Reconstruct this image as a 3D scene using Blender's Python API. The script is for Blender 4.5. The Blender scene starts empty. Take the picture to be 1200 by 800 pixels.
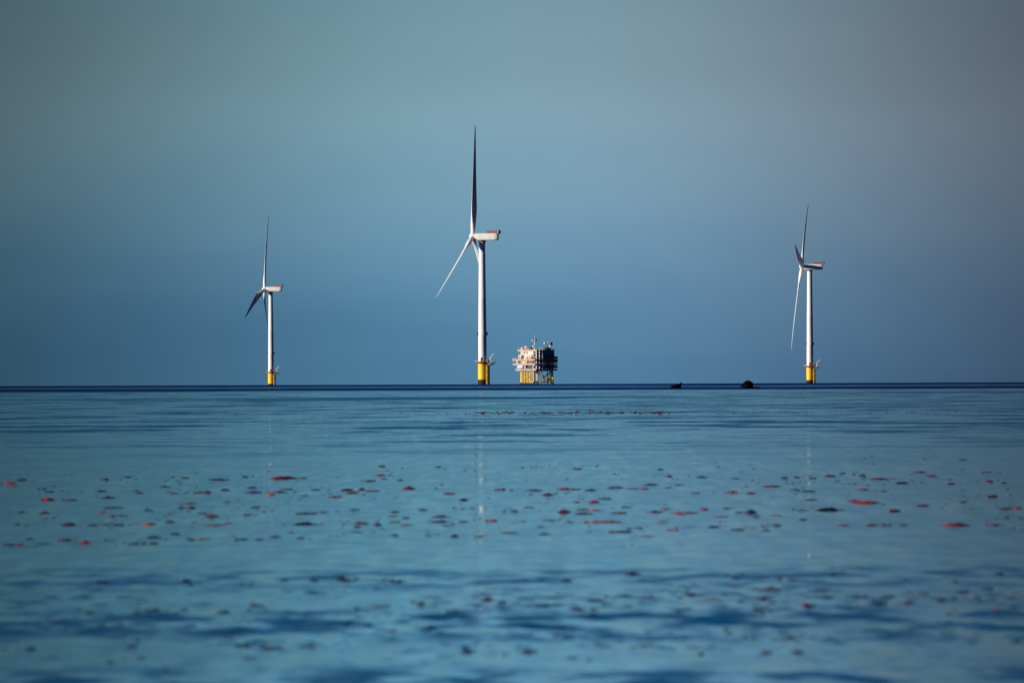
import bpy, bmesh, math, random
from mathutils import Vector, Matrix
R = math.radians
scene = bpy.context.scene
COL = scene.collection

# ------------------------------------------------------------------ scale of the place
K = 13846.0            # picture elements (1200 wide) per radian of a ~415 mm lens
EARTH = 6.371e6
H = 2.0                # the photographer stands two metres above the water
ROLL = R(0.215)
DIP = math.sqrt(2 * H / EARTH) * K
PITCH = (50.0 - DIP) / K
SUN_AZ, SUN_EL = 69.0, 13.0     # degrees to the left of straight behind the camera, above the horizon

def sea(x, y):
    return -(x * x + y * y) / (2 * EARTH)

def ray(px, py):
    """direction in the world of a point of the 1200x800 picture"""
    cx, cy = (px - 600.0) / K, (400.0 - py) / K
    c, s = math.cos(ROLL), math.sin(ROLL)
    rx, rz = cx * c + cy * s, cy * c - cx * s
    return rx, rz + PITCH

def on_sea(px, py):
    rx, rz = ray(px, py)
    a = -rz
    disc = a * a - 2 * H / EARTH
    disc = max(disc, 0)
    d = EARTH * (a - math.sqrt(disc))
    return Vector((rx * d, d, sea(rx * d, d)))

def standing(px, dist):
    rx, _ = ray(px, 449)
    return Vector((rx * dist, dist, sea(rx * dist, dist)))

# ------------------------------------------------------------------ materials
def nodes_of(m):
    m.use_nodes = True
    nt = m.node_tree
    return nt, nt.nodes, nt.links

def paint(name, col, rough=0.45, metal=0.0, var=0.15, scale=0.6, dirt=None):
    m = bpy.data.materials.new(name)
    nt, N, L = nodes_of(m)
    b = N['Principled BSDF']
    tc = N.new('ShaderNodeTexCoord')
    no = N.new('ShaderNodeTexNoise'); no.inputs['Scale'].default_value = scale; no.inputs['Detail'].default_value = 5
    mp = N.new('ShaderNodeMapping'); mp.inputs['Scale'].default_value = (1, 1, .25)
    L.new(tc.outputs['Object'], mp.inputs[0]); L.new(mp.outputs[0], no.inputs[0])
    r = N.new('ShaderNodeValToRGB')
    d = dirt or [c * (1 - 2 * var) for c in col]
    r.color_ramp.elements[0].color = (*d, 1); r.color_ramp.elements[0].position = .3
    r.color_ramp.elements[1].color = (*col, 1); r.color_ramp.elements[1].position = .6
    L.new(no.outputs['Fac'], r.inputs[0]); L.new(r.outputs[0], b.inputs['Base Color'])
    b.inputs['Roughness'].default_value = rough; b.inputs['Metallic'].default_value = metal
    return m

WHITE = paint('turbine white paint', (.92, .89, .89), .5, var=.03, scale=.15)
BLADE = paint('blade gelcoat', (.90, .88, .88), .4, var=.03, scale=.1)
NAC = paint('nacelle paint', (.92, .87, .76), .5, var=.03)
YELLOW = paint('marine yellow paint', (.97, .62, .003), .55, var=.05, scale=.5, dirt=(.90, .52, .003))
BLACK = paint('tide fouling', (.02, .018, .015), .8, var=.2)
STEEL = paint('galvanised steel', (.30, .31, .34), .5, .2, var=.15)
DARK = paint('dark grey paint', (.045, .047, .06), .5)
RED = paint('red rail paint', (.50, .07, .06), .5)
GLASSW = paint('lamp housing white', (.85, .85, .85), .3)
CREAM = paint('cream cladding', (.86, .74, .58), .6, var=.14, scale=.5, dirt=(.45, .30, .22))
PINK = paint('pale pink tank paint', (.82, .66, .66), .45, var=.04)
OCHRE = paint('ochre cladding', (.72, .48, .16), .6, var=.1)
DECKM = paint('deck steel', (.58, .46, .38), .6, var=.2)
RUST = paint('rust brown paint', (.36, .16, .08), .7, var=.2)
BLUEGREY = paint('blue grey cladding', (.30, .34, .48), .6, var=.2, scale=.4)
PURPLE = paint('grey primer', (.30, .26, .34), .6, var=.2)

def rock_mat():
    m = bpy.data.materials.new('wet weedy rock')
    nt, N, L = nodes_of(m); b = N['Principled BSDF']
    tc = N.new('ShaderNodeTexCoord'); no = N.new('ShaderNodeTexNoise')
    no.inputs['Scale'].default_value = 3; no.inputs['Detail'].default_value = 8
    L.new(tc.outputs['Object'], no.inputs[0])
    r = N.new('ShaderNodeValToRGB')
    r.color_ramp.elements[0].color = (.001, .001, .002, 1); r.color_ramp.elements[0].position = .35
    r.color_ramp.elements[1].color = (.006, .002, .003, 1); r.color_ramp.elements[1].position = .7
    L.new(no.outputs['Fac'], r.inputs[0]); L.new(r.outputs[0], b.inputs['Base Color'])
    b.inputs['Roughness'].default_value = .95; b.inputs['Specular IOR Level'].default_value = .1
    bp = N.new('ShaderNodeBump'); bp.inputs['Strength'].default_value = .6; bp.inputs['Distance'].default_value = .08
    L.new(no.outputs['Fac'], bp.inputs['Height']); L.new(bp.outputs[0], b.inputs['Normal'])
    return m
ROCK = rock_mat()

def kelp_mat(name, dark, light):
    m = bpy.data.materials.new(name)
    nt, N, L = nodes_of(m); b = N['Principled BSDF']
    tc = N.new('ShaderNodeTexCoord'); no = N.new('ShaderNodeTexNoise')
    no.inputs['Scale'].default_value = 9; no.inputs['Detail'].default_value = 4
    L.new(tc.outputs['Object'], no.inputs[0])
    r = N.new('ShaderNodeValToRGB')
    r.color_ramp.elements[0].color = (*dark, 1); r.color_ramp.elements[0].position = .38
    r.color_ramp.elements[1].color = (*light, 1); r.color_ramp.elements[1].position = .62
    L.new(no.outputs['Fac'], r.inputs[0]); L.new(r.outputs[0], b.inputs['Base Color'])
    b.inputs['Roughness'].default_value = .45
    b.inputs['Specular IOR Level'].default_value = .2
    return m
KELP = [kelp_mat('blue black kelp', (.022, .024, .075), (.06, .035, .10)),
        kelp_mat('maroon kelp', (.05, .010, .05), (.22, .018, .06)),
        kelp_mat('red kelp', (.10, .005, .03), (.34, .008, .018)),
        kelp_mat('orange red kelp', (.24, .004, .015), (.66, .045, .006))]

# ------------------------------------------------------------------ mesh helpers
def box(bm, c, s, rot=None):
    m = Matrix.Translation(Vector(c)) @ (rot or Matrix.Identity(4)) @ Matrix.Diagonal((*s, 1))
    bmesh.ops.create_cube(bm, size=1, matrix=m)

def tube(bm, a, b, r1, r2=None, seg=12, cap=True):
    a, b = Vector(a), Vector(b)
    r2 = r1 if r2 is None else r2
    d = b - a
    q = Vector((0, 0, 1)).rotation_difference(d.normalized()).to_matrix().to_4x4()
    bmesh.ops.create_cone(bm, cap_ends=cap, segments=seg, radius1=r1, radius2=r2, depth=d.length,
                          matrix=Matrix.Translation((a + b) / 2) @ q)

def lathe(bm, prof, seg=40, m=None):
    m = m or Matrix.Identity(4)
    rings = []
    for r, z in prof:
        if r < 1e-4:
            rings.append([bm.verts.new(m @ Vector((0, 0, z)))])
        else:
            rings.append([bm.verts.new(m @ Vector((r * math.cos(2 * math.pi * i / seg), r * math.sin(2 * math.pi * i / seg), z))) for i in range(seg)])
    for p, q in zip(rings, rings[1:]):
        if len(p) == 1 and len(q) == 1: continue
        for i in range(seg):
            j = (i + 1) % seg
            if len(p) == 1: bm.faces.new((p[0], q[i], q[j]))
            elif len(q) == 1: bm.faces.new((p[i], p[j], q[0]))
            else: bm.faces.new((p[i], p[j], q[j], q[i]))

def obj(name, bm, mat, parent=None, smooth=True, bevel=0):
    if bevel:
        bmesh.ops.bevel(bm, geom=bm.edges[:], offset=bevel, segments=2, affect='EDGES', clamp_overlap=True)
    bmesh.ops.recalc_face_normals(bm, faces=bm.faces)
    me = bpy.data.meshes.new(name)
    bm.to_mesh(me); bm.free()
    me.materials.append(mat)
    if smooth:
        me.shade_smooth()
        me.set_sharp_from_angle(angle=R(40))
    o = bpy.data.objects.new(name, me)
    COL.objects.link(o)
    if parent: o.parent = parent
    return o

def tag(o, label=None, cat=None, group=None, kind=None):
    if label: o['label'] = label
    if cat: o['category'] = cat
    if group: o['group'] = group
    if kind: o['kind'] = kind
    return o

def empty(name, loc, rz=0):
    o = bpy.data.objects.new(name, None); COL.objects.link(o)
    o.location = loc; o.rotation_euler = (0, 0, rz)
    return o

def new(): return bmesh.new()

# ------------------------------------------------------------------ world: Nishita sky with the hazy bank above the horizon
w = bpy.data.worlds.new("World"); scene.world = w
w.use_nodes = True
nt = w.node_tree; N = nt.nodes; L = nt.links
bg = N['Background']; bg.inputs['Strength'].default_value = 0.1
sky = N.new('ShaderNodeTexSky'); sky.sky_type = 'NISHITA'; sky.sun_disc = False
sun_dir = Vector((-math.sin(R(SUN_AZ)) * math.cos(R(SUN_EL)), -math.cos(R(SUN_AZ)) * math.cos(R(SUN_EL)), math.sin(R(SUN_EL))))
sky.sun_elevation = R(SUN_EL)
sky.sun_rotation = math.atan2(sun_dir.x, sun_dir.y)
sky.air_density = 1.0; sky.dust_density = .4
tc = N.new('ShaderNodeTexCoord')
sep = N.new('ShaderNodeSeparateXYZ'); L.new(tc.outputs['Generated'], sep.inputs[0])
def math_node(op, a, b=None, N=N, L=L, clamp=False):
    n = N.new('ShaderNodeMath'); n.operation = op; n.use_clamp = clamp
    for i, v in enumerate((a, b)):
        if v is None: continue
        if isinstance(v, (int, float)): n.inputs[i].default_value = v
        else: L.new(v, n.inputs[i])
    return n.outputs[0]
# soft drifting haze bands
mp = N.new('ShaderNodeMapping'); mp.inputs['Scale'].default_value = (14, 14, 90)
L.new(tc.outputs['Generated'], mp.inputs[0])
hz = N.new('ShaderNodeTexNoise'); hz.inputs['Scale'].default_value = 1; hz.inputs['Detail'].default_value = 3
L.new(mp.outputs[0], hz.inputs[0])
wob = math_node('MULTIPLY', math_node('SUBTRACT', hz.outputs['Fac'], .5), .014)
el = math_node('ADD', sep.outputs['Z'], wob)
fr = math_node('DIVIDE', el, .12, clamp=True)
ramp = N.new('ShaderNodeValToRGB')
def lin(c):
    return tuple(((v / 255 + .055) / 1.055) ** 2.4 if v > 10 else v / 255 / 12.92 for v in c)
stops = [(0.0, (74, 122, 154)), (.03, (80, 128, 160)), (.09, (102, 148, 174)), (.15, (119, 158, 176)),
         (.20, (125, 161, 175)), (.29, (102, 134, 146)), (.42, (126, 188, 220)), (.60, (112, 180, 222)), (1.0, (16, 42, 84))]  # upper stops, above the frame, are brightened so the water reflects lighter
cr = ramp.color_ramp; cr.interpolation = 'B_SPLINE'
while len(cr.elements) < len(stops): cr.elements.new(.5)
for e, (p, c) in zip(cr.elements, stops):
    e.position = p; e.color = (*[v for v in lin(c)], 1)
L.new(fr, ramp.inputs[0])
# lens edge darkening put into the sky colour: bright ahead, dimmer to either side
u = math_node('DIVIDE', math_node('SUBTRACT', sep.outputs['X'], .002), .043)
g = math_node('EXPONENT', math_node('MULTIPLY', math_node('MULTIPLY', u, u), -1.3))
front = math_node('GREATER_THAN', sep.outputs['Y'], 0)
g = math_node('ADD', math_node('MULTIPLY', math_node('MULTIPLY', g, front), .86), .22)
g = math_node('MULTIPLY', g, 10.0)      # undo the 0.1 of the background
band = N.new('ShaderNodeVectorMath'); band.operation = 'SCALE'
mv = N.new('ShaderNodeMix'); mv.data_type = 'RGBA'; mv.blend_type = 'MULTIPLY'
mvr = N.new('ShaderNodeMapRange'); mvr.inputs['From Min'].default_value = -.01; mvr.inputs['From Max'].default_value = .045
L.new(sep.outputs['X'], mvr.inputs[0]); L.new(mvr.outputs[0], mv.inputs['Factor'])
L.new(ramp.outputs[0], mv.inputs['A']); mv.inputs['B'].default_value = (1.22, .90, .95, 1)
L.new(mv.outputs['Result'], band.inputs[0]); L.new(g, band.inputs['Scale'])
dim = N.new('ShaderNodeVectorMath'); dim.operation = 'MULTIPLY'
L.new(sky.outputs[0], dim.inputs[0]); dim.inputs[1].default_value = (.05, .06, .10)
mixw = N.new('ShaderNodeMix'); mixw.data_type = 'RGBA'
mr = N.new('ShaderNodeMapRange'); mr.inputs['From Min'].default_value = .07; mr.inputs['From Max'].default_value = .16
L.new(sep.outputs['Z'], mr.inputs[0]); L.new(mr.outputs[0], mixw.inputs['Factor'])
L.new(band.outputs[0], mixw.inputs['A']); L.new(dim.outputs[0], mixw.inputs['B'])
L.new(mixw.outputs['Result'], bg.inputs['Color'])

sl = bpy.data.lights.new('sun', 'SUN'); sl.energy = 5.0; sl.angle = R(.5); sl.color = (1, .93, .84)
so = bpy.data.objects.new('sun', sl); COL.objects.link(so)
so.rotation_euler = (-sun_dir).to_track_quat('-Z', 'Y').to_euler()
so.location = (-50, -20, 60)

# ------------------------------------------------------------------ the sea: one sheet following the earth's curve
def make_sea():
    bm = new()
    seg = 360
    rs = [0.0]; r = 4.0
    while r < 30000: rs.append(r); r *= 1.045
    rings = []
    for r in rs:
        if r == 0: rings.append([bm.verts.new((0, 0, 0))]); continue
        rings.append([bm.verts.new((r * math.sin(2 * math.pi * i / seg), r * math.cos(2 * math.pi * i / seg), -r * r / (2 * EARTH))) for i in range(seg)])
    for p, q in zip(rings, rings[1:]):
        for i in range(seg):
            j = (i + 1) % seg
            if len(p) == 1: bm.faces.new((p[0], q[j], q[i]))
            else: bm.faces.new((p[i], p[j], q[j], q[i]))
    m = bpy.data.materials.new('sea water')
    nt, N, L = nodes_of(m)
    N.remove(N['Principled BSDF']); out = N['Material Output']
    M = lambda op, a, b=None, clamp=False: math_node(op, a, b, N, L, clamp)
    geo = N.new('ShaderNodeNewGeometry')
    P = geo.outputs['Position']
    def noise(sx, sy, detail, rough=.5, off=0, col=False, dist=0):
        mp = N.new('ShaderNodeMapping'); mp.inputs['Scale'].default_value = (sx, sy, 0); mp.inputs['Location'].default_value = (off, off * 1.7, off * .3)
        L.new(P, mp.inputs[0])
        n = N.new('ShaderNodeTexNoise'); n.inputs['Scale'].default_value = 1; n.inputs['Detail'].default_value = detail
        n.inputs['Roughness'].default_value = rough; n.inputs['Distortion'].default_value = dist
        L.new(mp.outputs[0], n.inputs[0])
        return n.outputs['Color'] if col else n.outputs['Fac']
    def rng(v, a, b, c=0, d=1, smooth=True):
        n = N.new('ShaderNodeMapRange'); n.interpolation_type = 'SMOOTHSTEP' if smooth else 'LINEAR'
        n.inputs['From Min'].default_value = a; n.inputs['From Max'].default_value = b
        n.inputs['To Min'].default_value = c; n.inputs['To Max'].default_value = d
        L.new(v, n.inputs['Value']); return n.outputs['Result']
    sp = N.new('ShaderNodeSeparateXYZ'); L.new(P, sp.inputs[0])
    Y = sp.outputs['Y']
    # cat's paws: patches where a breath of wind ruffles the surface
    near = noise(1.5, .36, 4, .55, 3.1)
    near_zone = M('MAXIMUM', M('MULTIPLY', rng(Y, 87, 94), rng(Y, 97, 103, 1, 0)), M('MULTIPLY', M('MULTIPLY', rng(Y, 108, 115), rng(Y, 118, 126, 1, 0)), .6))
    near_zone2 = rng(Y, 78, 82.5, 1, 0)
    zone_wobble = noise(.25, .05, 2, .5, 8.0)
    nearm = M('MULTIPLY', rng(near, .40, .66), M('ADD', M('ADD', M('MULTIPLY', near_zone, .9), M('MULTIPLY', near_zone2, .8)), .12))
    mid = noise(.14, .045, 6, .6, 11.0)
    midm = M('MULTIPLY', rng(mid, .525, .60), M('MULTIPLY', rng(Y, 190, 520), .85))
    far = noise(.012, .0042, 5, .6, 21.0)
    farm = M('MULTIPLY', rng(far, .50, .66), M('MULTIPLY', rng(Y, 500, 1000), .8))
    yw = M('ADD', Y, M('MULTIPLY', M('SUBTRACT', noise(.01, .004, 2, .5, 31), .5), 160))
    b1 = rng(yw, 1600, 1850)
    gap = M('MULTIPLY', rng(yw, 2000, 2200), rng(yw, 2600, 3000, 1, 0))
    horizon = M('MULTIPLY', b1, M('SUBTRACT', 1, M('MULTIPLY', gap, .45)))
    fleck = M('MULTIPLY', rng(noise(5.0, .75, 3, .6, 41.0), .52, .63), rng(noise(.7, .12, 2, .5, 47.0), .36, .56))
    fleckm = M('MULTIPLY', fleck, M('MULTIPLY', rng(Y, 84, 90, .25, .8), rng(Y, 106, 120, 1, .04)))
    line = M('MULTIPLY', rng(noise(.30, .16, 5, .65, 53.0), .53, .62), M('MULTIPLY', rng(Y, 190, 520), rng(Y, 700, 1500, .75, .3)))
    ruf = M('MAXIMUM', M('MAXIMUM', M('MAXIMUM', nearm, fleckm), M('MAXIMUM', midm, line)), farm)
    ruf = M('MINIMUM', ruf, 1.0)
    # slopes of the small waves, as a normal field
    def slope(col, amp_x, amp_y):
        s = N.new('ShaderNodeVectorMath'); s.operation = 'SUBTRACT'; L.new(col, s.inputs[0]); s.inputs[1].default_value = (.5, .5, .5)
        q = N.new('ShaderNodeVectorMath'); q.operation = 'MULTIPLY'; L.new(s.outputs[0], q.inputs[0]); q.inputs[1].default_value = (amp_x, amp_y, 0)
        return q.outputs[0]
    def vadd(a, b):
        s = N.new('ShaderNodeVectorMath'); s.operation = 'ADD'; L.new(a, s.inputs[0]); L.new(b, s.inputs[1]); return s.outputs[0]
    n1 = slope(noise(4.0, .13, 3, .5, 5, True), .05, .036)
    n2 = slope(noise(.35, .05, 4, .5, 7, True), .01, .012)
    n3 = slope(noise(.03, .010, 4, .5, 9, True), .004, .008)
    sm = vadd(vadd(n1, n2), n3)
    # at the flattest angles only the wave faces turned to the shore are seen
    lean = N.new('ShaderNodeCombineXYZ'); L.new(rng(Y, 150, 1100, -.0025, -.0095), lean.inputs['Y'])
    nv = vadd(vadd(sm, lean.outputs[0]), geo.outputs['Normal'])
    nn = N.new('ShaderNodeVectorMath'); nn.operation = 'NORMALIZE'; L.new(nv, nn.inputs[0])
    gl = N.new('ShaderNodeBsdfGlossy'); gl.distribution = 'MULTI_GGX'
    L.new(nn.outputs[0], gl.inputs['Normal'])
    L.new(M('ADD', M('MULTIPLY', ruf, .20), M('ADD', M('MULTIPLY', rng(noise(3.2, .07, 2, .5, 61.0), .36, .52), .05), M('ADD', rng(Y, 180, 900, 0, .02), .052))), gl.inputs['Roughness'])
    tint = N.new('ShaderNodeMix'); tint.data_type = 'RGBA'
    tint.inputs['A'].default_value = (.78, .99, 1.0, 1); tint.inputs['B'].default_value = (.03, .36, .72, 1)
    L.new(ruf, tint.inputs['Factor'])
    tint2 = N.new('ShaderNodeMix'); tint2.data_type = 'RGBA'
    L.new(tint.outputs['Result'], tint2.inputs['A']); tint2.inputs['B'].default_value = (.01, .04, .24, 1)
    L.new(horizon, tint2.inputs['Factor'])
    L.new(tint2.outputs['Result'], gl.inputs['Color'])
    df = N.new('ShaderNodeBsdfDiffuse')
    dc = N.new('ShaderNodeMix'); dc.data_type = 'RGBA'; L.new(ruf, dc.inputs['Factor'])
    dc.inputs['A'].default_value = (.006, .08, .14, 1); dc.inputs['B'].default_value = (.002, .20, .50, 1)
    L.new(dc.outputs['Result'], df.inputs['Color'])
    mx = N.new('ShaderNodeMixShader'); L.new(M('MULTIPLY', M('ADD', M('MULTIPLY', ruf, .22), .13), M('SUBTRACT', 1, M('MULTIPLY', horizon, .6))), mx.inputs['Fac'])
    L.new(gl.outputs[0], mx.inputs[1]); L.new(df.outputs[0], mx.inputs[2])
    L.new(mx.outputs[0], out.inputs['Surface'])
    o = obj('sea', bm, m, smooth=True)
    o['kind'] = 'structure'
make_sea()

# ------------------------------------------------------------------ wind turbines
def blade_bm(length=58.0):
    """root at the origin, span along +Z, chord along +X (trailing edge), thickness along Y"""
    bm = new()
    st = [(0, 2.3, 1.0, 0), (.02, 2.3, 1.0, 0), (.06, 2.6, .82, 2), (.12, 3.6, .48, 12), (.18, 4.3, .34, 13), (.24, 4.3, .28, 11),
          (.34, 3.6, .24, 8), (.46, 2.9, .21, 5.5), (.60, 2.25, .19, 3.5), (.74, 1.65, .18, 2), (.86, 1.15, .17, 1), (.95, .72, .16, 0), (.99, .38, .16, 0), (1.0, .08, .2, 0)]
    dense = []
    for a, b in zip(st, st[1:]):
        k = max(1, round((b[0] - a[0]) / .012))
        for i in range(k): dense.append(tuple(p + (q - p) * i / k for p, q in zip(a, b)))
    st = dense + [st[-1]]
    n = 32; rings = []
    for f, ch, th, tw in st:
        ring = []
        round_ = max(0, min(1, (th - .34) / .66))
        for i in range(n):
            a = 2 * math.pi * i / n
            cx, cy = math.cos(a), math.sin(a)
            # circle
            x0, y0 = cx * ch / 2, cy * ch / 2
            # airfoil: blunt at -x, sharp at +x
            t = (cx + 1) / 2
            thick = th * ch * .5 * (2.6 * (math.sqrt(max(t, 0)) * (1 - t) ** 1.0)) 
            xa = (t - .32) * ch
            ya = thick * (1 if cy >= 0 else -.62)
            x = x0 * round_ + xa * (1 - round_)
            y = y0 * round_ + ya * (1 - round_)
            c, s = math.cos(R(tw)), math.sin(R(tw))
            ring.append(bm.verts.new((x * c - y * s, x * s + y * c, f * length)))
        rings.append(ring)
    for p, q in zip(rings, rings[1:]):
        for i in range(n):
            j = (i + 1) % n
            bm.faces.new((p[i], p[j], q[j], q[i]))
    bm.faces.new(rings[0]); bm.faces.new(rings[-1])
    bmesh.ops.remove_doubles(bm, verts=bm.verts, dist=1e-4)
    # bend: the blade leans upwind with the rotor's cone and is blown back towards its tip
    return bm

HUB_H = 78.0
def make_turbine(loc, yaw, phis, pitches, label, bend=2.5, cone=5.0, tilt=6.0):
    """local -X is upwind (the rotor side), Z up, origin at the waterline on the tower's axis"""
    t = empty('wind_turbine', loc, yaw)
    tag(t, label, 'wind turbine', 'offshore wind turbines standing on yellow foundations')
    unyaw = Matrix.Rotation(-yaw, 4, 'Z')
    # foundation
    bm = new(); lathe(bm, [(0, -6), (2.4, -6), (2.4, 11.0), (2.6, 11.0), (2.6, 11.35), (0, 11.35)])
    tp = obj('transition_piece', bm, YELLOW, t)
    bm = new(); lathe(bm, [(2.42, -6.1), (2.43, 1.9), (2.5, 2.3), (2.44, 2.6), (2.41, 2.62)])
    obj('tide_band', bm, BLACK, tp)
    bm = new()
    for s in (-1, 1):
        tube(bm, (3.5, s * .95, -3), (3.5, s * .95, 9.4), .26)
        for z in (1.2, 4.8, 8.6): tube(bm, (2.2, s * .8, z), (3.5, s * .95, z), .16)
        tube(bm, (3.5, s * .95, 9.4), (2.2, s * .8, 10.2), .2)
    bl = obj('boat_landing', bm, YELLOW, t)
    bm = new()
    for s in (-1, 1): tube(bm, (3.0, s * .35, -1), (3.0, s * .35, 11.4), .07)
    for k in range(30): tube(bm, (3.0, -.35, -.5 + k * .4), (3.0, .35, -.5 + k * .4), .04, seg=6)
    obj('ladder', bm, STEEL, bl)
    bm = new()
    for y in (-1.7, 1.5): tube(bm, (2.9 if y > 0 else 2.6, y, -3), (2.6, y, 10.4), .2)
    obj('cable_tube', bm, YELLOW, t)
    # platform: a ring with the lay-down area to the lee side
    bm = new(); lathe(bm, [(2.45, 11.36), (3.9, 11.36), (3.9, 11.62), (2.45, 11.62)])
    box(bm, (4.9, 0, 11.49), (3.4, 5.2, .24))
    for y in (-2, 0, 2): tube(bm, (6.3, y, 11.36), (2.5, y * .7, 9.2), .13)
    pf = obj('platform', bm, DARK, t)
    bm = new()
    posts = [(3.85 * math.cos(R(a)), 3.85 * math.sin(R(a))) for a in range(48, 313, 22)]
    posts += [(3.4, -2.5), (4.9, -2.5), (6.5, -2.5), (6.5, -.9), (6.5, .9), (6.5, 2.5), (4.9, 2.5), (3.4, 2.5)]
    for x, y in posts: tube(bm, (x, y, 11.6), (x, y, 12.75), .04, seg=6)
    for (a, b) in zip(posts, posts[1:] + posts[:1]):
        for z in (12.15, 12.72): tube(bm, (*a, z), (*b, z), .035, seg=6)
    obj('railing', bm, YELLOW, pf)
    bm = new()
    tube(bm, (4.6, -1.6, 11.6), (4.6, -1.6, 13.9), .22); tube(bm, (4.6, -1.6, 13.8), (6.5, -2.1, 16.4), .16, .1)
    box(bm, (4.5, -1.6, 13.6), (.7, .5, .6)); tube(bm, (6.5, -2.1, 16.3), (6.5, -2.1, 14.9), .04, seg=6)
    obj('davit_crane', bm, GLASSW, t)
    bm = new(); box(bm, (3.3, 1.0, 12.5), (.9, 1.2, 1.6)); obj('equipment_box', bm, RED, t, bevel=.05)
    bm = new(); box(bm, (2.95, -1.0, 12.3), (.7, .9, 1.3)); obj('equipment_box', bm, RED, t, bevel=.05)
    # tower
    bm = new()
    lathe(bm, [(2.28, 11.6), (2.28, 11.9), (2.20, 11.95), (2.16, 26), (2.18, 26.1), (2.14, 26.2), (1.98, 45), (2.0, 45.1), (1.96, 45.2), (1.62, HUB_H - 4.0), (1.72, HUB_H - 3.9), (1.72, HUB_H - 2.3)], 64)
    tw = obj('tower', bm, WHITE, t)
    bm = new(); lathe(bm, [(2.31, 11.63), (2.42, 11.64), (2.42, 12.1), (2.31, 12.12)])
    obj('tower_flange', bm, RED, tw)
    bm = new(); box(bm, (0, -2.24, 13.2), (.9, .12, 2.0))
    obj('door', bm, DARK, tw, bevel=.03)
    for s in (-1, 1):
        bm = new()
        p = unyaw @ Vector((s * 2.45, -.2, 26.8)); box(bm, p, (.7, .7, 1.7), unyaw)
        tube(bm, p, (p.x * .8, p.y * .8, p.z), .12)
        obj('navigation_light', bm, DARK, tw)
    # nacelle: rounded long box, deck and rails on its back
    bm = new()
    secs = [(-3.6, .80, 0), (-3.3, .95, 0), (-1.5, 1.0, 0), (6.6, 1.0, 0), (8.2, .96, .06), (8.7, .84, .1)]
    rings = []
    for x, k, lift in secs:
        ring = []
        for i in range(28):
            a = 2 * math.pi * i / 28
            c, s = math.cos(a), math.sin(a)
            e = .34
            yy = math.copysign(abs(c) ** e, c) * 1.95 * k
            zz = math.copysign(abs(s) ** e, s) * 1.9 * k
            ring.append(bm.verts.new((x, yy, HUB_H - .15 + zz + lift)))
        rings.append(ring)
    for p, q in zip(rings, rings[1:]):
        for i in range(28):
            j = (i + 1) % 28
            bm.faces.new((p[i], p[j], q[j], q[i]))
    bm.faces.new(rings[0]); bm.faces.new(rings[-1])
    na = obj('nacelle', bm, NAC, t)
    bm = new(); lathe(bm, [(1.75, HUB_H - 2.9), (1.95, HUB_H - 2.85), (1.95, HUB_H - 1.9), (1.75, HUB_H - 1.85)])
    obj('yaw_ring', bm, DARK, na)
    top = HUB_H + 1.78
    bm = new(); box(bm, (5.6, 0, top + .1), (5.4, 3.7, .16))
    obj('hoist_deck', bm, STEEL, na)
    bm = new()
    pts = [(2.9, -1.82), (4.7, -1.82), (6.5, -1.82), (8.25, -1.82), (8.25, 1.82), (6.5, 1.82), (4.7, 1.82), (2.9, 1.82)]
    for p in pts: tube(bm, (*p, top + .1), (*p, top + 1.25), .05, seg=6)
    for a, b in zip(pts, pts[1:] + pts[:1]):
        tube(bm, (*a, top + 1.22), (*b, top + 1.22), .05, seg=6)
        mid = ((a[0] + b[0]) / 2, (a[1] + b[1]) / 2, top + .68); l = math.dist(a, b)
        box(bm, mid, (l if a[1] == b[1] else .05, .05 if a[1] == b[1] else l, .75))
    obj('hoist_rail', bm, RED, na)
    bm = new(); box(bm, (9.1, 0, top + .55), (1.3, 3.5, 1.9)); tube(bm, (9.2, .9, top + 1.4), (9.2, .9, top + 2.9), .05)
    obj('cooler', bm, DARK, na, bevel=.08)
    bm = new(); box(bm, (8.95, -1.86, top + .6), (.5, .12, 1.2))
    obj('aviation_light', bm, GLASSW, na)
    # rotor
    tilt = R(tilt)
    hubc = Vector((-5.0, 0, HUB_H + .1))
    hubm = Matrix.Translation(hubc) @ Matrix.Rotation(tilt, 4, 'Y')
    bm = new()
    prof = [(0, 2.0), (.5, 1.93), (1.0, 1.65), (1.4, 1.2), (1.62, .6), (1.7, 0), (1.68, -.8), (1.5, -1.42), (0, -1.45)]
    lathe(bm, prof, 40, hubm @ Matrix.Rotation(R(-90), 4, 'Y'))
    hub = obj('hub', bm, WHITE, t)
    for ph, pit in zip(phis, pitches):
        bm = blade_bm()
        L_ = 58.0
        for v in bm.verts:
            f = max(0, v.co.z / L_)
            # pitch about the span, then shift along the rotor axis
            c, s = math.cos(R(pit)), math.sin(R(pit))
            x, y = v.co.x * c - v.co.y * s, v.co.x * s + v.co.y * c
            ax = -(v.co.z + 1.2) * math.tan(R(cone)) + bend * f * f
            v.co = Vector((x + ax, y, v.co.z + 1.2))
        # span up at phi=0, swings towards +Y (away from the lens) for positive phi
        m = hubm @ Matrix.Rotation(-R(ph), 4, 'X')
        bmesh.ops.transform(bm, matrix=m, verts=bm.verts)
        obj('blade', bm, BLADE, t)
    return t

KM = 2.22
make_turbine(standing(565.5, K / 2.22), R(-14), (4, -124, 116), (52, 50, 40),
             'tallest, nearest white wind turbine on a yellow base, standing left of the substation', bend=.4, tilt=5.0)
make_turbine(standing(317.6, K / 1.47), R(-10), (1, -114, 125), (74, 138, 84),
             'smallest white wind turbine, farthest to the left, with one dark blade angled down left')
make_turbine(standing(949.3, K / 1.76), R(-5), (44, -76, 164), (65, 0, 80),
             'rightmost white wind turbine, beyond both rocks, with a short dark blade above its nacelle')

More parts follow.
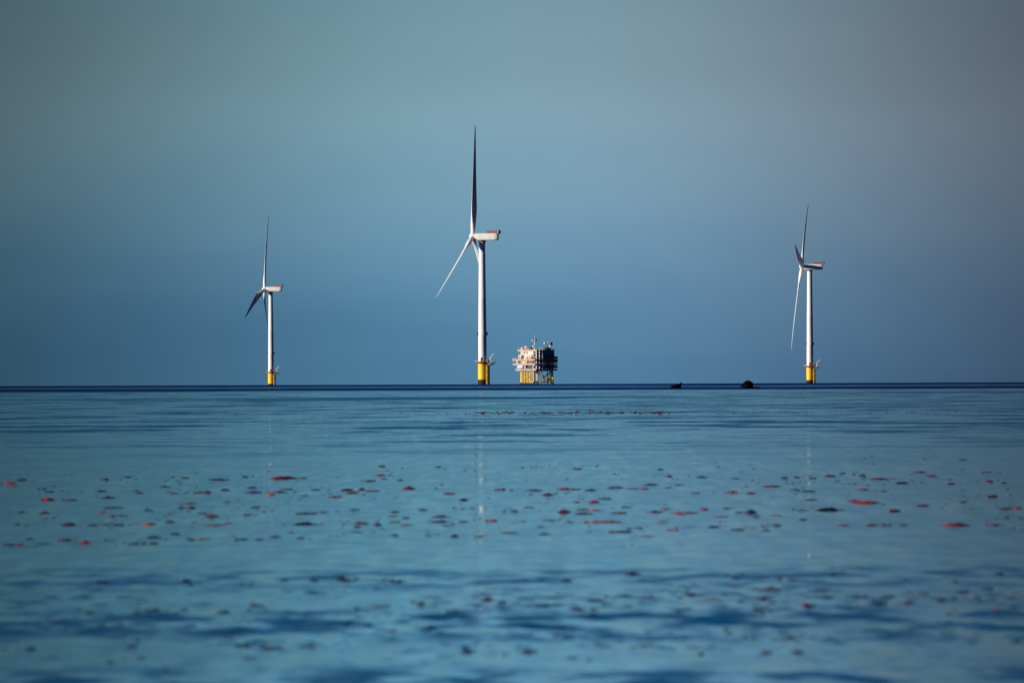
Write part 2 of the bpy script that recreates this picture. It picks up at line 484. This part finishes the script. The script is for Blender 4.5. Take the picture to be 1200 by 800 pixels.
# ------------------------------------------------------------------ offshore substation
def substation():
    t = empty('offshore_substation', standing(627.5, 8650), R(45))
    tag(t, 'boxy multi deck offshore substation on yellow lattice legs between the tall turbine and the rocks', 'substation')
    P = lambda name, bm, mat, par=t, bev=0: obj(name, bm, mat, par, smooth=True, bevel=bev)
    # jacket: four battered legs, with bracing, each leg a part
    cs = [(-7.2, 7.2), (-8.0, -6.2), (8.8, -8.6), (8.6, 6.5)]
    for (x, y) in cs:
        bm = new(); tube(bm, (x * 1.05, y * 1.05, -4), (x, y, 11.4), .62, seg=20)
        lg = P('jacket_leg', bm, YELLOW)
        bm = new(); tube(bm, (x * 1.05, y * 1.05, -4), (x * 1.035, y * 1.035, 2.4), .70, seg=20)
        P('tide_band', bm, BLACK, lg)
    bm = new()
    for a, b in zip(cs, cs[1:] + cs[:1]):
        for s in (0, 1):
            p, q = (a, b) if s else (b, a)
            tube(bm, (p[0] * 1.04, p[1] * 1.04, 1.5), (q[0], q[1], 10.6), .26)
        tube(bm, (*a, 10.8), (*b, 10.8), .3)
        m = ((a[0] + b[0]) / 2, (a[1] + b[1]) / 2)
        tube(bm, (a[0] * 1.03, a[1] * 1.03, 2.4), (b[0] * 1.03, b[1] * 1.03, 2.4), .26)
    P('jacket_brace', bm, YELLOW)
    rnd = random.Random(4)
    for k in range(7):                      # cable tubes hanging in a row under the lit side
        y = 6.0 - k * 1.7
        bm = new(); tube(bm, (-8.5, y, -2), (-8.3, y, 11.2), .38, seg=10)
        c = P('cable_tube', bm, YELLOW)
        bm = new(); tube(bm, (-8.5, y, -2), (-8.46, y, 1.9), .45, seg=10); P('tide_band', bm, BLACK, c)
    for (x, y) in ((-3, -9.1), (3.4, -9.1), (6.0, -9.1), (7.0, -9.3)):
        bm = new(); tube(bm, (x, y, -2), (x, y, 11.2), .3, seg=10)
        P('cable_tube', bm, YELLOW)
    bm = new()
    for k in range(6):
        tube(bm, (-1 + k * 1.7, -9.4, 1.8), (.7 + k * 1.7, -9.4, 6.5 if k % 2 else 5), .2)
        tube(bm, (.7 + k * 1.7, -9.4, 1.8), (-1 + k * 1.7, -9.4, 5.2), .2)
    P('boat_landing', bm, YELLOW)
    # decks
    def deck(z, x0, x1, y0, y1, mat=DECKM, rail=True):
        bm = new(); box(bm, ((x0 + x1) / 2, (y0 + y1) / 2, z), (x1 - x0, y1 - y0, .45))
        nb = int((x1 - x0) / 3)
        for i in range(nb + 1): box(bm, (x0 + .2 + i * (x1 - x0 - .4) / nb, (y0 + y1) / 2, z - .55), (.3, y1 - y0 - .3, .65))
        d = P('deck', bm, mat)
        if rail:
            bm = new()
            pts = []
            def edge(a, b):
                n = max(1, int(math.dist(a, b) / 1.6))
                for i in range(n): pts.append((a[0] + (b[0] - a[0]) * i / n, a[1] + (b[1] - a[1]) * i / n))
            i_ = .12
            c4 = [(x0 + i_, y0 + i_), (x1 - i_, y0 + i_), (x1 - i_, y1 - i_), (x0 + i_, y1 - i_)]
            for a, b in zip(c4, c4[1:] + c4[:1]): edge(a, b)
            for p in pts: tube(bm, (*p, z + .2), (*p, z + 1.35), .05, seg=6)
            for a, b in zip(pts, pts[1:] + pts[:1]):
                for h in (.75, 1.3): tube(bm, (*a, z + h), (*b, z + h), .045, seg=6)
            P('deck_rail', bm, mat, d)
        return d
    deck(11.7, -11.0, 11.6, -11.2, 10.0)
    deck(15.7, -11.6, 11.8, -11.4, 12.0)
    deck(19.1, -11.8, 12.0, -11.4, 12.4)
    deck(25.9, -9.6, 10.2, -9.7, 9.2)
    def module(name, x0, x1, y0, y1, z0, z1, mat, holes=(), bev=.12):
        bm = new(); box(bm, ((x0 + x1) / 2, (y0 + y1) / 2, (z0 + z1) / 2), (x1 - x0, y1 - y0, z1 - z0))
        y = y1 - 1.2
        while y > y0 + .5: box(bm, (x0 - .05, y, (z0 + z1) / 2), (.16, .14, z1 - z0 - .3)); y -= 1.7
        x = x0 + 1.2
        while x < x1 - .5: box(bm, (x, y0 - .05, (z0 + z1) / 2), (.14, .16, z1 - z0 - .3)); x += 1.7
        o = P(name, bm, mat, t, bev)
        for (side, a, b, za, zb, hn, hm) in holes:
            bm = new()
            if side == 'L': box(bm, (x0 - .03, (a + b) / 2, (za + zb) / 2), (.12, abs(b - a), zb - za))
            else: box(bm, ((a + b) / 2, y0 - .03, (za + zb) / 2), (abs(b - a), .12, zb - za))
            P(hn, bm, hm, o)
        return o
    # lit side (local -X) and shaded side (local -Y); a stair well is left open near the front corner
    module('cladding_module', -10.2, -1.5, -6.6, 7.6, 19.4, 22.6, CREAM, [('L', 4.2, 1.6, 19.5, 21.8, 'opening', DARK), ('L', -2.5, -5.6, 19.8, 21.3, 'window', OCHRE)])
    module('cladding_module', -9.2, -1.5, -7.6, 6.2, 22.65, 25.4, CREAM, [('L', 2.4, 1.3, 23.4, 24.6, 'window', DARK), ('L', -.2, -1.3, 23.4, 24.6, 'window', DARK), ('L', 5.3, 4.4, 23, 24.8, 'door', OCHRE)])
    module('control_room', -8.4, -3, -1.0, 6.9, 26.2, 27.6, CREAM, [('L', 3.6, .2, 26.6, 27.2, 'window', DARK)])
    module('cladding_module', -10.4, -2, -7.0, 4.5, 16.0, 18.3, OCHRE, [('L', 2.6, .9, 16.2, 18.1, 'door', CREAM), ('L', -2.4, -5.5, 16.4, 17.8, 'opening', DARK)])
    module('transformer_hall', -2.2, 9.9, -9.9, 8.8, 16.1, 25.5, BLUEGREY, [('R', 3, 5.2, 20, 22.5, 'louvre', DARK), ('R', 6.2, 8.6, 20, 22.5, 'louvre', DARK), ('R', 4.6, 7.0, 16.3, 18.2, 'door', DARK)])
    module('cladding_module', -2.0, 10.2, -9.4, 9.0, 12.0, 15.0, BLUEGREY, [('R', 3, 5.2, 12.4, 14.5, 'opening', DARK)])
    module('cladding_module', -10.2, -6, -6.6, -2.6, 12.0, 15.0, DARK)
    # pink tank on the lowest deck
    bm = new(); lathe(bm, [(0, -3.2), (.9, -3.05), (1.45, -2.5), (1.6, -1.8), (1.6, 1.8), (1.45, 2.5), (.9, 3.05), (0, 3.2)], 28,
                      Matrix.Translation((-10.2, 4.6, 13.7)) @ Matrix.Rotation(R(90), 4, 'X'))
    tk = P('storage_tank', bm, PINK)
    bm = new(); box(bm, (-10.2, 2.6, 12.3), (2.2, .3, .9)); P('saddle', bm, STEEL, tk)
    bm = new(); box(bm, (-10.2, 6.6, 12.3), (2.2, .3, .9)); P('saddle', bm, STEEL, tk)
    # stair tower at the front corner
    bm = new()
    for (x, y) in ((-9.8, -11.0), (-6.6, -11.0), (-3.4, -11.0), (-9.8, -7.6), (-3.4, -7.6)): box(bm, (x, y, 18.9), (.75, .55, 14.6))
    for k in range(7): box(bm, (-6.6, -11, 12.3 + k * 2.2), (6.4, .25, .3)); box(bm, (-9.8, -9.3, 12.3 + k * 2.2), (.25, 3.3, .3)); box(bm, (-3.4, -9.3, 12.3 + k * 2.2), (.25, 3.3, .3))
    st = P('stair_tower', bm, WHITE)
    bm = new()
    for k in range(6):
        z = 12 + k * 2.3; a, b = ((-9.4, -3.8) if k % 2 else (-3.8, -9.4))
        box(bm, (-6.6, -9.3, z + 2.3), (6.0, 1.3, .14))
        tube(bm, (a, -9.6, z), (b, -9.6, z + 2.2), .13, seg=6); tube(bm, (a, -8.8, z), (b, -8.8, z + 2.2), .13, seg=6)
        tube(bm, (-9.5, -9.85, z + 3.3), (-5.3, -9.85, z + 3.3), .06, seg=6)
    P('stair_flight', bm, PURPLE, st)
    bm = new(); box(bm, (-7.4, -6.9, 18.9), (4.5, .3, 13.6)); P('back_wall', bm, DARK, st)
    # mast with lamps
    bm = new(); tube(bm, (-9.0, -8.2, 25.9), (-9.0, -8.2, 33.6), .36, .26); tube(bm, (-9.0, -8.2, 33.6), (-9.0, -8.2, 36.6), .06, seg=6)
    ms = P('mast', bm, WHITE)
    bm = new(); tube(bm, (-10.1, -7.2, 32.6), (-9.0, -8.2, 32.6), .12); box(bm, (-10.1, -7.1, 32.9), (.9, .9, .9)); P('mast_lamp', bm, GLASSW, ms)
    bm = new(); box(bm, (-9.6, -7.6, 28.6), (.9, .9, .9)); P('mast_lamp', bm, GLASSW, ms)
    bm = new(); box(bm, (-8.4, -8.8, 33.2), (1.0, 1.0, 1.7)); P('radar', bm, DARK, ms)
    bm = new(); tube(bm, (-3.5, -8.4, 26), (-3.5, -8.4, 28.4), .25); P('vent_pipe', bm, PINK)
    bm = new(); tube(bm, (-1.4, -8.8, 26), (-1.4, -8.8, 27.6), .3); P('vent_pipe', bm, PINK)
    # dark plant on the roof and the pedestal crane
    for x in (2.2, 4.2, 6.2):
        bm = new(); box(bm, (x, -8.0, 26.9), (1.5, 1.8, 1.5)); tube(bm, (x, -8.0, 27.6), (x, -8.0, 28.3), .4)
        P('roof_fan', bm, DARK, bev=.08)
    bm = new(); tube(bm, (8.4, -6.9, 26), (8.4, -6.9, 29.6), .65, .55); ce = P('pedestal_crane', bm, WHITE)
    bm = new(); box(bm, (8.9, -7.2, 30.5), (2.0, 1.9, 2.3)); P('cab', bm, DARK, ce, .15)
    bm = new()
    for s in (-.35, .35):
        for h in (0, .7): tube(bm, (8.2, -7 + s, 31.2 + h), (4.6, -4.6 + s, 30.6 + h * .4), .14, seg=6)
    for k in range(5): tube(bm, (8.2 - k * .8, -7.2 + k * .53, 31.1), (7.6 - k * .8, -6.5 + k * .5, 31.6 - k * .1), .08, seg=6)
    box(bm, (4.9, -4.9, 30.9), (1.3, 1.0, .9))
    P('boom', bm, WHITE, ce)
    # plant standing on the open edges of the decks
    rq = random.Random(21)
    for k in range(26):
        zdeck = rq.choice((11.95, 15.95, 19.35, 19.35, 26.15))
        lo = 9.0 if zdeck > 26 else 10.6
        if rq.random() < .6: x, y = -lo, rq.uniform(-8, 8)
        else: x, y = rq.uniform(-3, 9), -lo + .2
        hx, hy, hz_ = rq.uniform(.5, 1.4), rq.uniform(.6, 2.2), rq.uniform(.8, 2.6)
        bm = new(); box(bm, (x, y, zdeck + hz_ / 2), (hx, hy, hz_))
        if rq.random() < .5: tube(bm, (x, y, zdeck + hz_ - .1), (x, y, zdeck + hz_ + rq.uniform(.3, 1.2)), .18)
        P('deck_equipment', bm, rq.choice((RUST, OCHRE, DARK, PINK, STEEL, CREAM, DARK)), t, .05)
    # lifeboats hung from the shaded side
    for (x, y, z) in ((12.9, -8.0, 17.6), (12.9, -8.0, 13.6), (12.7, -8.5, 20.4)):
        bm = new(); lathe(bm, [(0, -2.0), (.6, -1.7), (.85, -1), (.9, 0), (.85, 1), (.6, 1.7), (0, 2.0)], 16,
                          Matrix.Translation((x, y, z)) @ Matrix.Rotation(R(90), 4, 'X'))
        P('life_raft', bm, DARK)
substation()

# ------------------------------------------------------------------ the two rocks awash
def rock(name, px, py, label, build, seed, sc):
    bm = new(); build(bm)
    rnd = random.Random(seed)
    from mathutils import noise as mn
    bmesh.ops.subdivide_edges(bm, edges=bm.edges[:], cuts=1, use_grid_fill=True)
    for v in bm.verts:
        p = v.co * 1.7 + Vector((seed, 0, 0))
        d = mn.fractal(p, .6, 2.2, 5) * .22
        n = v.co.normalized()
        v.co += n * d
    o = obj(name, bm, ROCK); o.location = on_sea(px, py); o.scale = sc
    tag(o, label, 'rock', 'dark rocks breaking the surface at the horizon'); return o

def lump(bm, c, r, sub=4):
    bmesh.ops.create_icosphere(bm, subdivisions=sub, radius=1, matrix=Matrix.Translation(c) @ Matrix.Diagonal((*r, 1)))

def dome(bm):
    lump(bm, (-.05, 0, .30), (.80, 1.1, .88)); lump(bm, (.10, .1, .85), (.28, .3, .38), 3); lump(bm, (-.45, .2, .55), (.35, .4, .4), 3)
    lump(bm, (.75, .1, .02), (.85, .7, .28)); lump(bm, (-.8, .1, .0), (.45, .5, .14), 3); lump(bm, (1.35, .2, -.05), (.35, .4, .18), 3)
def wedge(bm):
    lump(bm, (0, 0, .05), (.72, .7, .35)); lump(bm, (.22, 0, .32), (.42, .4, .30)); lump(bm, (.40, 0, .52), (.26, .22, .16), 3)
    m = Matrix.Translation((.62, 0, .68)) @ Matrix.Rotation(R(-28), 4, 'Y') @ Matrix.Diagonal((.28, .14, .10, 1))
    bmesh.ops.create_icosphere(bm, subdivisions=3, radius=1, matrix=m)
rock('rock', 876.2, 455.2, 'larger rounded dark rock with a bumpy top, nearer the right turbine', dome, 3, (1.2, 1.2, .97))
rock('rock', 791.0, 455.2, 'smaller low dark rock with a pointed tip rising to the right', wedge, 9, (1.35, 1.3, 1.15))

# ------------------------------------------------------------------ floating kelp
# (x, y, width, redness) read in picture elements of enlarged parts of the photograph: x0, y0, then /3
A = """78,365,26,0 30,375,30,2 48,385,34,1 150,397,26,0 175,407,26,.5 162,436,40,2 247,436,44,.5 218,405,18,0 288,405,16,0 368,364,24,.3 448,355,22,0 425,365,20,0
650,358,34,.7 608,355,18,.3 765,365,50,.2 378,428,48,0 355,405,34,.2 580,389,28,.3 490,412,28,.7 610,411,36,.5 700,410,36,1 730,410,26,.3 995,360,90,1.1 1060,358,34,1
1185,357,16,.5 862,355,22,0 918,352,14,0 950,418,26,2 977,408,44,.5 1010,398,40,.8 1037,408,18,1 885,393,30,0 895,410,54,0 1022,428,14,.5 1070,420,26,0 1110,400,36,.7
1155,402,18,.5 1180,425,36,.8 1160,414,20,.5 668,447,34,1 672,463,28,.7 632,463,24,.2 665,478,20,.7 635,450,18,.3 797,442,22,1.2 158,481,32,1.5 75,478,26,0 190,497,18,0
357,480,30,1.6 427,490,30,.7 395,492,24,.5 395,463,50,0 715,482,28,.3 745,492,36,1.3 600,512,28,.9 522,521,48,1.5 682,515,18,0 757,524,52,1.3 802,517,32,1.2 60,521,26,.2
95,524,20,0 372,521,36,.2 328,524,30,0 418,524,30,0 245,524,40,0 1135,479,40,1.2 1130,520,18,0 1075,521,60,0 1000,524,16,0 1075,483,70,.2 870,487,30,0 900,488,18,0
900,461,26,0 960,473,18,0 855,453,12,0 715,571,36,1.7 970,565,38,.9 1022,550,22,1 1060,570,26,0 1185,562,20,.7 850,574,48,.3 822,562,20,.2 912,574,26,0 230,576,40,.5
265,583,20,.2 302,586,44,1 65,594,34,.5 30,594,34,.2 105,572,30,0 148,588,46,0 372,575,20,0 400,575,16,0 433,587,14,0 470,588,26,0 505,588,22,0 540,567,40,0 582,575,20,0
615,555,30,0 540,588,26,0 670,575,30,0 520,472,30,0 595,485,20,0 480,403,22,0 650,411,20,.5 790,400,24,0"""
B = """20,401,50,1.2 38,411,36,1 70,398,28,.8 110,404,44,1 115,428,14,0 5,425,14,.3 135,348,30,1 170,348,18,.5 142,318,22,0 100,368,40,0 150,362,30,.5 208,366,24,0 342,320,24,0
433,321,10,0 355,383,20,0 335,394,20,0 235,397,44,.4 195,425,16,0 378,413,32,1.2 430,435,24,0 518,429,18,0 558,400,44,.6 598,400,20,.4 638,323,20,0 670,322,16,0 732,313,12,0
650,368,12,0 715,373,12,0 792,362,20,1 835,327,26,.4 903,315,18,.4 955,330,8,0 980,342,12,0 785,398,36,1 822,398,34,.5 682,402,50,.1 722,418,34,.5 725,432,20,.3 668,416,20,0
875,402,34,.1 787,413,18,.5 930,431,34,0 828,443,24,.6 890,444,30,1.2 850,434,16,0 963,392,52,.8 1026,396,36,1.5 1064,397,30,1 1150,392,22,0 1085,382,40,0 1122,329,24,0
1150,353,24,.8 1190,383,30,0 48,470,28,0 190,478,26,0 180,491,32,.6 228,499,30,.4 187,513,38,1.3 232,523,38,.4 285,470,32,0 350,494,60,.8 348,512,60,.4 370,525,30,.1 400,465,20,0
430,465,14,0 428,512,40,.9 467,509,18,1.5 530,509,38,1.1 608,475,30,.3 572,473,18,0 65,518,44,.7 55,530,26,.5 8,519,20,.7 125,523,24,0 142,538,20,0 50,548,46,0 188,560,28,0
305,558,24,0 340,556,18,0 400,563,24,0 486,562,30,.8 595,552,52,1 712,556,40,.1 703,529,26,.4 785,478,38,.8 803,513,28,.3 660,462,30,0 640,512,20,0 740,508,40,0 848,470,50,.5
893,472,46,2.2 852,484,50,.1 977,481,40,1 925,513,90,1.7 1005,461,30,0 1103,478,48,.8 1140,467,36,.6 1187,483,34,2 1132,512,32,.8 1047,533,28,.8 985,548,90,.9 1068,563,50,.6
1170,541,40,1.6 873,548,20,0 1012,536,24,0 1020,594,18,0"""
C = """25,481,56,2 75,469,30,1.2 135,495,36,1.2 155,465,24,0 48,411,34,.8 172,409,36,1.4 238,412,32,.5 312,388,54,1.7 265,377,18,0 68,356,26,.1 125,320,20,0 250,325,16,0 187,360,28,0
355,357,22,0 368,366,20,0 402,357,26,0 458,360,26,0 440,405,50,0 395,400,30,0 446,435,38,.8 423,471,36,.6 455,463,18,0 515,471,66,.1 421,504,24,.2 330,489,28,1.4 237,481,44,.2
200,479,26,.2 260,492,24,0 195,540,44,0 22,535,20,0 105,531,30,0 295,543,26,.3 330,524,26,0 280,528,20,0 520,352,32,.8 562,342,22,.2 548,372,16,0 632,350,24,0 632,362,14,.2
605,380,20,0 690,362,40,.4 740,362,20,.6 603,348,18,0 830,338,38,.7 870,351,26,.7 803,345,12,.4 770,377,40,0 808,370,16,0 845,375,20,0 940,365,20,0 985,294,30,0 850,292,20,0
640,289,16,0 1068,338,28,.6 1077,370,26,.8 1130,375,22,0 1035,370,14,0 945,378,24,0 635,399,34,.6 705,405,26,0 652,446,84,1.9 606,440,46,.5 745,475,40,1.4 845,456,38,.7
1090,424,36,.7 985,443,22,0 1000,430,14,0 908,464,16,0 1018,470,18,0 1133,466,34,.4 1172,464,36,1.2 1140,497,22,0 1142,399,22,0 980,399,12,0 570,524,34,1.2 665,525,32,.8
718,525,32,.5 775,524,24,.2 955,525,80,1.2 1097,524,50,.7 1190,502,20,0 1192,540,20,0"""
D = """655,180,26 888,187,22 1000,176,28 1106,180,28 1190,178,20 360,185,40 315,292,26 480,294,30 525,285,56 620,295,20 898,266,40 1015,285,40 190,325,50 150,345,30 368,326,20
815,366,34 465,408,36 495,448,28 847,406,40 385,462,34 110,418,26 15,418,26 960,415,60 1080,410,50 580,492,24 785,290,40 875,452,50"""
E = """15,180,40 118,176,20 155,177,24 195,182,40 700,175,28 790,180,36 1020,157,60 510,246,40 565,255,40 745,238,50 715,262,30 895,248,50 990,232,40 1068,238,40 1008,268,24 830,280,40
885,297,30 1185,285,30,.9 130,268,50,.6 55,278,30 402,287,36 213,268,14 280,258,26 95,336,26 180,355,30 310,350,50 440,428,40 15,330,34 930,408,50 1062,405,36 655,428,60 810,450,30
770,345,26"""
F = """186,171,24 534,154,26 1112,156,28 780,175,30 382,177,26 960,180,24 300,212,80,.5 490,212,60 30,227,50 290,240,60 95,246,50,.5 203,252,30,.4 315,256,30 437,266,36,1.3 635,235,40
685,264,50 712,238,30 790,258,44,.6 910,245,40 985,218,50 1075,207,34 1035,237,28 1155,240,36 850,222,34 505,238,40 1098,282,32,.6 1170,290,40 935,292,20 275,285,36 326,385,30
380,380,50 215,380,30 65,436,26 290,432,34 405,432,30 165,365,30 1170,394,30"""
pieces = []
for txt, x0, y0, nr in ((A, 0, 440, 0), (B, 400, 440, 0), (C, 800, 440, 0), (D, 0, 620, 1), (E, 400, 620, 1), (F, 800, 620, 1)):
    for it in txt.split():
        v = [float(q) for q in it.split(',')]
        pieces.append((x0 + v[0] / 3, y0 + v[1] / 3, v[2] / 3, v[3] if len(v) > 3 else 0, nr))

def mound(bm, rnd, width, h):
    from mathutils import noise as mn
    off = Vector((rnd.uniform(0, 50), rnd.uniform(0, 50), 0))
    for k in range(rnd.randint(1, 3)):
        cx = rnd.uniform(-.18, .18) * width * k
        r = bmesh.ops.create_icosphere(bm, subdivisions=3, radius=1)
        sx, sy, sz = width * rnd.uniform(.20, .36) / (1 + .25 * k), width * rnd.uniform(.15, .25), width * h * rnd.uniform(.55, .85)
        for v in r['verts']:
            q = v.co.copy(); d = 1 + .55 * mn.fractal(q * 2.2 + off, .7, 2.1, 4)
            v.co = Vector((cx + q.x * sx * d, q.y * sy * d, q.z * sz * d))

def kelp_into(bm, rnd, cx=0, cy=0, cz=0, width=1.0, h=.16, blades=None, long=False):
    """a clump of wavy fronds lying on the water, 'width' across, arching out of it here and there"""
    n = blades or rnd.randint(7, 10)
    for b in range(n):
        ang = rnd.uniform(-.5, .5) + (math.pi if rnd.random() < .5 else 0)
        ln = width * rnd.uniform(.28, .55)
        wd = width * rnd.uniform(.10, .19)
        ox = ((b + .5) / n - .5 + rnd.uniform(-.12, .12)) * .6 * width; oy = rnd.uniform(-.2, .2) * width
        hh = width * h * rnd.uniform(.45, 1.0) * (1.1 - 1.5 * abs(ox) / width)
        ph = rnd.uniform(0, 6.28); segs = 12; prev = None
        for i in range(segs + 1):
            f = i / segs
            s = (f - .5) * ln
            bend = math.sin(f * 3 + ph) * .08 * width
            px = cx + ox + s * math.cos(ang) - bend * math.sin(ang)
            py = cy + oy + s * math.sin(ang) + bend * math.cos(ang)
            top = hh * math.sin(math.pi * f) ** .7 * (.75 + .4 * math.sin(f * 9 + ph)) + .006 * width
            ww = wd * (math.sin(math.pi * min(max(f, .04), .96)) ** .6)
            tl = math.sin(f * 7 + ph) * .8
            nx, ny = -math.sin(ang), math.cos(ang)
            row = [bm.verts.new((px, py, cz - .03 * width)),
                   bm.verts.new((px + nx * ww * .2, py + ny * ww * .2, cz + top * .6)),
                   bm.verts.new((px + nx * ww * tl, py + ny * ww * tl, cz + top)),
                   bm.verts.new((px + nx * ww * 1.4, py + ny * ww * 1.4, cz + top * .35 + .004 * width))]
            if prev:
                for k in range(3): bm.faces.new((prev[k], prev[k + 1], row[k + 1], row[k]))
            prev = row

variants = []
for k in range(9):
    rnd = random.Random(100 + k); row = []
    for m in range(4):
        bm = new(); mound(bm, random.Random(300 + k), 1.0, (.15, .19, .13)[k % 3]); kelp_into(bm, random.Random(100 + k), 0, 0, 0, 1.0, (.14, .17, .12)[k % 3], 6)
        me = bpy.data.meshes.new('kelp_clump'); bmesh.ops.recalc_face_normals(bm, faces=bm.faces); bm.to_mesh(me); bm.free()
        me.materials.append(KELP[m]); me.shade_smooth(); row.append(me)
    variants.append(row)

zones = [(0, 110, 'near left edge'), (110, 270, 'left of small turbine'), (270, 365, 'before small turbine'),
         (365, 500, 'between small and tall turbines'), (500, 600, 'before tall turbine'), (600, 665, 'before substation'),
         (665, 760, 'between substation and pointed rock'), (760, 830, 'before pointed rock'), (830, 910, 'before domed rock'),
         (910, 990, 'before right turbine'), (990, 1100, 'right of right turbine'), (1100, 1300, 'near right edge')]
ords = ['first', 'second', 'third', 'fourth', 'fifth', 'sixth', 'seventh', 'eighth', 'ninth', 'tenth', 'eleventh', 'twelfth']
def colour_of(r): return 3 if r >= 1.45 else 2 if r >= .95 else 1 if r >= .35 else 0
words = ['blackish', 'dark maroon', 'red', 'orange red']
pieces.sort(key=lambda p: -p[2] * (1 if p[4] == 0 else 1.0))
single, rest = pieces[:296], pieces[296:]
def key(p):
    z = next(i for i, (a, b, _) in enumerate(zones) if a <= p[0] < b)
    c = colour_of(p[3])
    rowz = 'nearest belt' if p[4] else ('far middle belt' if p[1] < 582 else 'near middle belt')
    size = ('long' if p[2] > 15 else 'broad' if p[2] > 11 else 'small')
    return (z, c, rowz, size)
fams = {}
for p in single: fams.setdefault(key(p), []).append(p)
rnd = random.Random(77)
for kk, ps in fams.items():
    z, c, rowz, size = kk
    ps.sort(key=lambda p: p[0])
    for i, p in enumerate(ps):
        base = on_sea(p[0], p[1] + .8)
        d = base.y
        wm = p[2] / K * d * 1.42
        me = variants[rnd.randrange(9)][c]
        o = bpy.data.objects.new('kelp_clump', me); COL.objects.link(o)
        o.location = base
        tall = (1.3 if p[2] < 9 else 1.0 if p[2] < 15 else .65) * rnd.uniform(.65, 1.35)
        o.scale = (wm * rnd.uniform(.85, 1.2), wm * rnd.uniform(.6, 1.6), wm * tall * .85)
        o.rotation_euler = (0, 0, rnd.uniform(-.6, .6) + (math.pi if rnd.random() < .5 else 0))
        if len(ps) == 1: lab = f'{size} {words[c]} kelp afloat {zones[z][2]}, {rowz}'
        else: lab = f'{size} {words[c]} kelp, {ords[i]} from left, {zones[z][2]}, {rowz}'
        tag(o, lab, 'seaweed', 'kelp clumps floating on the calm water')

# the crumbs of kelp too many to count, and the long far line of it
bm = new(); rnd = random.Random(5)
for p in rest:
    b = on_sea(p[0], p[1] + .5); wm = p[2] / K * b.y
    kelp_into(bm, rnd, b.x, b.y, b.z, wm, .22, 4)
for k in range(400):
    px = rnd.choice([rnd.gauss(690, 130), rnd.uniform(0, 1200), rnd.uniform(540, 780), rnd.uniform(760, 1200)])
    py = 484 + rnd.gauss(0, .9) - (px - 600) * .001
    w_ = rnd.uniform(1.2, 4.5) * (1.5 if 555 < px < 790 else .8)
    b = on_sea(px, py); wm = w_ / K * b.y
    kelp_into(bm, rnd, b.x, b.y, b.z, wm, .24, 4)
for k in range(230):
    px, py = rnd.uniform(0, 1200), rnd.triangular(540, 640, 600)
    b = on_sea(px, py); wm = rnd.uniform(1.5, 4.0) / K * b.y
    kelp_into(bm, rnd, b.x, b.y, b.z, wm, .16, 3)
n_red = len(bm.faces)
for k in range(900):
    p = rnd.choice(pieces)
    px = p[0] + rnd.gauss(0, 11); py = p[1] + rnd.gauss(0, 3.2)
    b = on_sea(px, py); wm = rnd.uniform(1.8, 6.5) * (2.0 if p[4] else 1) / K * b.y
    kelp_into(bm, rnd, b.x, b.y, b.z, wm, rnd.uniform(.12, .26), 3)
bm.faces.ensure_lookup_table()
for f in bm.faces[n_red:]: f.material_index = 1
cr_ = obj('kelp_fragments', bm, KELP[1]); cr_.data.materials.append(KELP[0])
tag(cr_, 'scattered tiny dark red kelp fragments and the thin far line of kelp on the water', 'seaweed', kind='stuff')

# ------------------------------------------------------------------ camera
cam = bpy.data.cameras.new('camera'); co = bpy.data.objects.new('camera', cam); COL.objects.link(co)
cam.sensor_width = 36; cam.lens = 36 * K / 1200
cam.clip_start = .5; cam.clip_end = 80000
co.matrix_world = Matrix.Translation((0, 0, H)) @ Matrix.Rotation(R(90) + PITCH, 4, 'X') @ Matrix.Rotation(-ROLL, 4, 'Z')
cam.dof.use_dof = True; cam.dof.focus_distance = 3000; cam.dof.aperture_fstop = 8.2
scene.camera = co
scene.render.engine = 'CYCLES'
scene.view_settings.view_transform = 'Standard'; scene.view_settings.look = 'None'
scene.view_settings.exposure = 0; scene.view_settings.gamma = 1
scene.render.resolution_x = 1024; scene.render.resolution_y = 682
